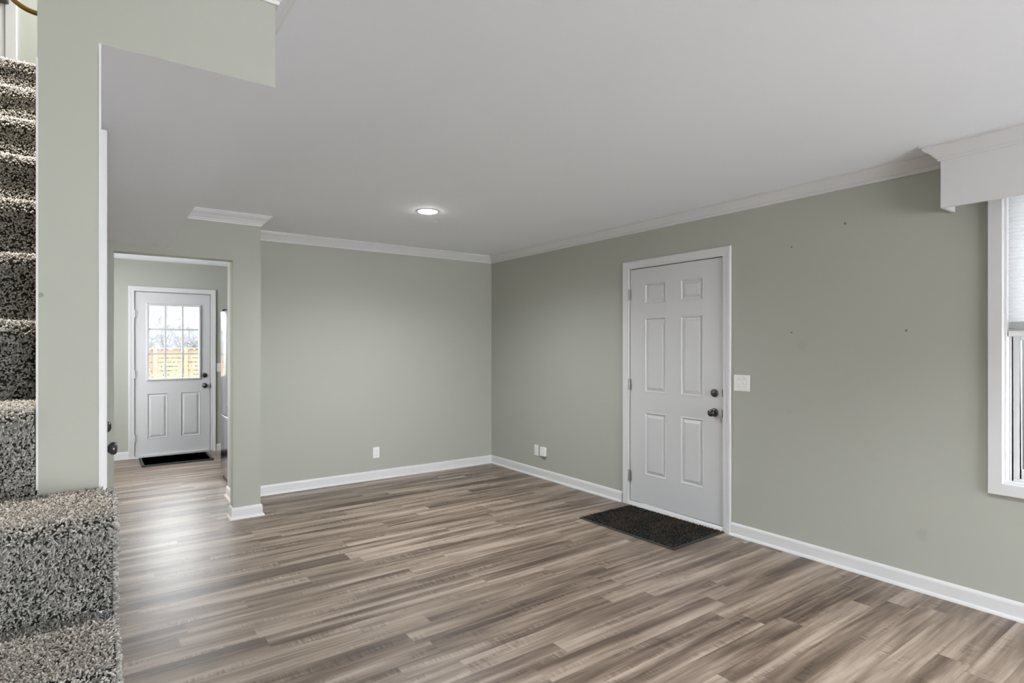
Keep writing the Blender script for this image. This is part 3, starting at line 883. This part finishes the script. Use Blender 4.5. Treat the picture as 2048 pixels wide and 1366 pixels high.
def outlet(fmap, a, b, label):
    wd, ht = 0.036, 0.058
    bm = bmesh.new(); rounded_plate(bm, fmap, a - wd, a + wd, b - ht, b + ht, 0.006)
    o = tag(obj('wall_outlet', bm, M['plate']), label, 'outlet')
    for s in (-1, 1):
        bm = bmesh.new()
        f = lambda p, q, t: fmap(a + p * (0.82 if abs(p) > 0.012 else 1.0), b + s * 0.0195 + q, t)
        lathe(bm, [(0.0172, 0.005), (0.0172, 0.0078), (0.016, 0.0085), (0.0, 0.0085)], f, 24)
        rcp = obj('receptacle', bm, M['plate'], o, smooth=30)
        bm = bmesh.new()
        for dx, h in ((-0.0063, 0.0045), (0.0063, 0.0038)):
            pbox(bm, fmap, a + dx - 0.0011, a + dx + 0.0011, b + s * 0.0195 - h + 0.003, b + s * 0.0195 + h + 0.003, 0.0080, 0.0088)
        lathe(bm, [(0.0024, 0.0080), (0.0024, 0.0088)], lambda p, q, t: fmap(a + p, b + s * 0.0195 - 0.008 + q, t), 10)
        obj('slots', bm, M['slot'], rcp)
    return o
outlet(on_back, 2.346, 0.278, 'white duplex outlet low on the back wall')
outlet(on_right, 4.829, 0.279, 'white duplex outlet near the corner, left of the white box')
# white cover box beside it
bm = bmesh.new()
pbox(bm, on_right, 4.658, 4.742, 0.236, 0.332, 0.0003, 0.028)
bx = tag(obj('cover_box', bm, M['plate'], bevel=0.006, segs=3), 'white plastic box on the right wall just right of the corner outlet', 'wall box')
bm = bmesh.new(); pbox(bm, on_right, 4.675, 4.720, 0.222, 0.240, 0.002, 0.018)
obj('dark_gap_strip', bm, M['slot'], bx)  # grey strip standing for the dark gap under the box

def switch(fmap, a0, a1, b0, b1, n, label):
    bm = bmesh.new(); rounded_plate(bm, fmap, a0, a1, b0, b1, 0.006)
    o = tag(obj('switch_plate', bm, M['plate']), label, 'light switch')
    for k in range(n):
        a = (a0 + a1) / 2 + (k - (n - 1) / 2) * 0.046; b = (b0 + b1) / 2
        bm = bmesh.new()
        vs = [bm.verts.new(fmap(a + p, b + q, t)) for p, q, t in ((-0.0045, -0.012, 0.006), (0.0045, -0.012, 0.006), (0.0045, 0.012, 0.006), (-0.0045, 0.012, 0.006),
              (-0.0038, 0.002, 0.0155), (0.0038, 0.002, 0.0155), (0.0038, 0.009, 0.0170), (-0.0038, 0.009, 0.0170))]
        for f in ((0, 1, 5, 4), (1, 2, 6, 5), (2, 3, 7, 6), (3, 0, 4, 7), (4, 5, 6, 7), (3, 2, 1, 0)):
            bm.faces.new([vs[i] for i in f])
        obj('toggle', bm, M['plate'], o, bevel=0.0008)
        for s in (-1, 1):
            bm = bmesh.new()
            lathe(bm, [(0.0028, 0.0055), (0.0028, 0.0068), (0.0, 0.0072)], lambda p, q, t: fmap(a + p, b + s * 0.030 + q, t), 10)
            obj('screw', bm, M['slot'], o)
    return o
switch(on_right, 2.342, 2.468, 1.069, 1.187, 2, 'white double light switch right of the six panel door')
switch(on_kitchen, 1.249, 1.318, 1.055, 1.170, 1, 'white light switch right of the glazed back door, partly behind fridge')

# ------------------------------------------------------------------ recessed light and added fill spots
def downlight(x, y, label):
    e = thing('recessed_light', (x, y, ZC), label, 'ceiling light')
    bm = bmesh.new(); lathe(bm, [(0.086, 0.0), (0.086, -0.003), (0.082, -0.006), (0.076, -0.0065), (0.076, -0.0005)], flat, 48)
    obj('trim_ring', bm, M['trim'], e, smooth=40)
    bm = bmesh.new(); lathe(bm, [(0.0755, -0.002), (0.0755, -0.006), (0.066, -0.012), (0.042, -0.016), (0.0, -0.0175)], flat, 48)
    obj('led_lens', bm, M['led'], e, smooth=60)
    return e
def lamp(x, y, watts, cone=160):
    l = bpy.data.lights.new('recessed_or_fill_spot', 'SPOT'); l.energy = watts; l.spot_size = math.radians(cone); l.spot_blend = 0.9; l.shadow_soft_size = 0.07; l.color = (0.93, 0.975, 1.0)
    o = bpy.data.objects.new('recessed_or_fill_spot', l); COL.objects.link(o); o.location = (x, y, ZC - 0.03)
downlight(2.10, 4.06, 'lit round recessed ceiling light towards the back of the room')
lamp(2.10, 4.06, 135)
for (x, y, w_, cone) in ((2.10, 0.45, 130, 125), (0.55, -0.7, 6, 160)):  # unseen spots without fixtures, added to brighten floor and walls
    lamp(x, y, w_, cone)
# blanked-off junction cover behind it
bm = bmesh.new(); lathe(bm, [(0.062, 0.0), (0.062, -0.002), (0.055, -0.0032), (0.0, -0.0034)], lambda a, b, h: (2.32 + a, 4.43 + b, ZC + h), 40)
tag(obj('ceiling_cover', bm, M['ceil'], smooth=40), 'faint round white cover disc on ceiling behind the recessed light', 'ceiling cover')

# ------------------------------------------------------------------ fridge
fg = thing('refrigerator', (1.44, 6.31, 0), 'stainless refrigerator glimpsed behind the pier of the kitchen opening', 'refrigerator')
F0, F1, FX = 5.902, 6.722, 1.030
obj('cabinet', at(fg, boxes((FX + 0.075, FX + 0.76, F0 + 0.004, F1 - 0.004, 0.02, 1.765))), M['black'], fg, bevel=0.006)
ym = (F0 + F1) / 2
for ya, yb, za, zb, nm in ((F0, ym - 0.003, 0.690, 1.765, 'door'), (ym + 0.003, F1, 0.690, 1.765, 'door'), (F0, F1, 0.055, 0.680, 'freezer_drawer')):
    dd = obj(nm, at(fg, boxes((FX, FX + 0.070, ya, yb, za, zb))), M['stainless'], fg, bevel=0.008, segs=3, smooth=40)
    bm = bmesh.new()
    if nm == 'door':
        yy = ym - 0.05 if ya == F0 else ym + 0.05
        lathe(bm, [(0.011, 0.80), (0.011, 1.50)], lambda a, b, h: (FX - 0.045 + a, yy + b, h), 14)
        for zz in (0.83, 1.47): box(bm, FX - 0.045, FX + 0.002, yy - 0.008, yy + 0.008, zz - 0.01, zz + 0.01)
        if ya != F0:
            bm.clear()
            box(bm, FX - 0.004, FX + 0.002, ym + 0.004, ym + 0.02, 0.8, 1.5)
        else:
            bm.clear()
            box(bm, FX - 0.004, FX + 0.002, ym - 0.02, ym - 0.004, 0.8, 1.5)
    else:
        box(bm, FX - 0.004, FX + 0.002, F0 + 0.1, F1 - 0.1, 0.655, 0.672)
    obj('pull', at(fg, bm), M['steel'], dd)
obj('toe_grille', at(fg, boxes((FX + 0.02, FX + 0.074, F0 + 0.01, F1 - 0.01, 0.0, 0.054))), M['black'], fg)
for yy in (F0 + 0.06, F1 - 0.06):
    obj('hinge_cover', at(fg, boxes((FX + 0.004, FX + 0.10, yy - 0.045, yy + 0.045, 1.765, 1.785))), M['black'], fg, bevel=0.005)

# ------------------------------------------------------------------ doormats
mt = thing('doormat', (3.470, 2.992, 0), 'dark brown bristle doormat on the floor before the six panel door', 'doormat', rz=math.radians(1.6))
hw, hl = 0.305, 0.462
obj('rubber_base', boxes((-hw, hw, -hl, hl, 0.0003, 0.007)), M['rubber'], mt, bevel=0.002)
N = 26000
pos = np.column_stack([rng.uniform(-hw + 0.018, hw - 0.012, N), rng.uniform(-hl + 0.02, hl - 0.012, N), np.full(N, 0.006)])
V, F4, F3 = tufts(pos, np.tile([[0, 0, 1.0]], (N, 1)), np.zeros((N, 3)), 0.0085, 0.0021, 0.75)
V[:, 2] = np.maximum(V[:, 2], 0.0045)
me = fast_mesh('bristle_pile', V, F4, F3, [M['coir']], np.zeros(len(F4) + len(F3)))
o = bpy.data.objects.new('bristle_pile', me); COL.objects.link(o); o.parent = mt
bm = bmesh.new()
for yy in (-hl + 0.004, -hl + 0.013): box(bm, -hw + 0.004, hw - 0.004, yy, yy + 0.005, 0.006, 0.0115)
obj('ribbed_edge', bm, M['rubber'], mt)

km = thing('floor_mat', (0.752, 8.125, 0), 'black ribbed rubber mat before the glazed back door', 'doormat')
obj('mat_base', boxes((-0.372, 0.372, -0.30, 0.30, 0.0003, 0.005)), M['rubber'], km)
bm = bmesh.new(); frame(bm, -0.372, 0.372, -0.30, 0.30, 0.004, 0.009, 0.012); frame(bm, -0.345, 0.345, -0.273, 0.273, 0.004, 0.009, 0.012)
obj('mat_border', bm, M['rubber'], km)
bm = bmesh.new()
for i in range(44):
    x = -0.325 + i * 0.65 / 43
    box(bm, x - 0.004, x + 0.004, -0.255, 0.255, 0.004, 0.010)
obj('ribbed_field', bm, M['rib'], km)

# ------------------------------------------------------------------ outside the back door
struct(obj('ground', boxes((-40, 60, YK + 0.21, 90, -0.75, -0.45)), M['lawn']), 'pale lawn behind the back door', 'ground')
struct(obj('ground_side_added', boxes((XR + 0.2, 12, -8, YK - 0.1, -0.75, -0.45)), M['lawn']), 'ground added outside the side window to cut light from below', 'ground')  # unseen slab, added to block upward light through the side window
FY = 20.0
fe = thing('slat_fence', (1.5, FY, -0.45), 'new cedar fence of horizontal slats seen through the back door panes', 'fence')
for i in range(-2, 6):
    x = 1.30 + i * 0.80
    obj('fence_post', at(fe, boxes((x - 0.045, x + 0.045, FY - 0.09, FY - 0.002, -0.45, 1.318))), M['cedar'], fe)
bm = bmesh.new()
z = 1.27
k = 0
while z > -0.4:
    box(bm, -2.0, 7.0, FY, FY + 0.022, z - 0.092, z)
    z -= 0.127
obj('slats', at(fe, bm), M['cedar'], fe)
obj('top_rail', at(fe, boxes((-2.0, 7.0, FY - 0.10, FY + 0.05, 1.319, 1.345))), M['cedar'], fe)

def branch(bm, p, d, L, r, depth):
    n = 4
    q = Vector(p); dv = Vector(d)
    for s in range(2):
        dn = (dv + Vector((random.gauss(0, 0.18), random.gauss(0, 0.18), random.gauss(0.03, 0.14)))).normalized()
        q2 = q + dn * (L / 2)
        a = dn.orthogonal().normalized(); b = dn.cross(a)
        ra, rb = r * (1 - 0.25 * s), r * (0.75 - 0.2 * s)
        v0 = [bm.verts.new(q + (a * math.cos(t) + b * math.sin(t)) * ra) for t in (0, 2.09, 4.19)]
        v1 = [bm.verts.new(q2 + (a * math.cos(t) + b * math.sin(t)) * rb) for t in (0, 2.09, 4.19)]
        for k in range(3): bm.faces.new([v0[k], v0[(k + 1) % 3], v1[(k + 1) % 3], v1[k]])
        if depth > 0:
            for _ in range(random.choice((1, 2, 2))):
                side = (dn + Vector((random.gauss(0, 0.75), random.gauss(0, 0.5), random.gauss(0.1, 0.5)))).normalized()
                branch(bm, q2, side, L * random.uniform(0.55, 0.8), rb * 0.72, depth - 1)
        q, dv = q2, dn
bm = bmesh.new()
for i in range(60):
    branch(bm, (random.uniform(-1.5, 6.5), random.uniform(23, 32), -0.45), (random.gauss(0, 0.15), 0, 1), random.uniform(1.0, 1.7), random.uniform(0.020, 0.048), 4)
me = bpy.data.meshes.new('bare_thicket'); bm.to_mesh(me); bm.free(); me.materials.append(M['twig'])
o = bpy.data.objects.new('bare_thicket', me); COL.objects.link(o)
tag(o, 'tangle of bare grey branches behind the cedar fence', 'shrubs', kind='stuff')

bm = bmesh.new()
nx, nz = 160, 26
prev = None
for i in range(nx):
    x = -8 + i * 32 / (nx - 1)
    top = 4.55 + 0.30 * math.sin(x * 0.7) + 0.22 * math.sin(x * 2.3 + 1) + random.uniform(-0.2, 0.2)
    colv = [bm.verts.new((x + random.uniform(-.08, .08), 44 + random.uniform(-0.06, 0.06) + 2.2 * (k / nz) ** 2, -0.6 + (top + 0.6) * k / nz)) for k in range(nz + 1)]
    colv.append(bm.verts.new((x, 50, -0.6)))
    if prev:
        for k in range(nz + 1): bm.faces.new([prev[k], colv[k], colv[k + 1], prev[k + 1]])
    prev = colv
o = obj('distant_treeline', bm, M['treeline'])
tag(o, 'hazy blue grey row of trees far behind the fence', 'trees', kind='stuff')

struct(obj('wall_outside_added', boxes((7.5, 7.7, -6, 6, -0.5, 4.5)), M['outside_wall']), 'pale wall added outside the side window to grey its bright view', 'wall')  # invented wall, greys the white sky behind the side window panes
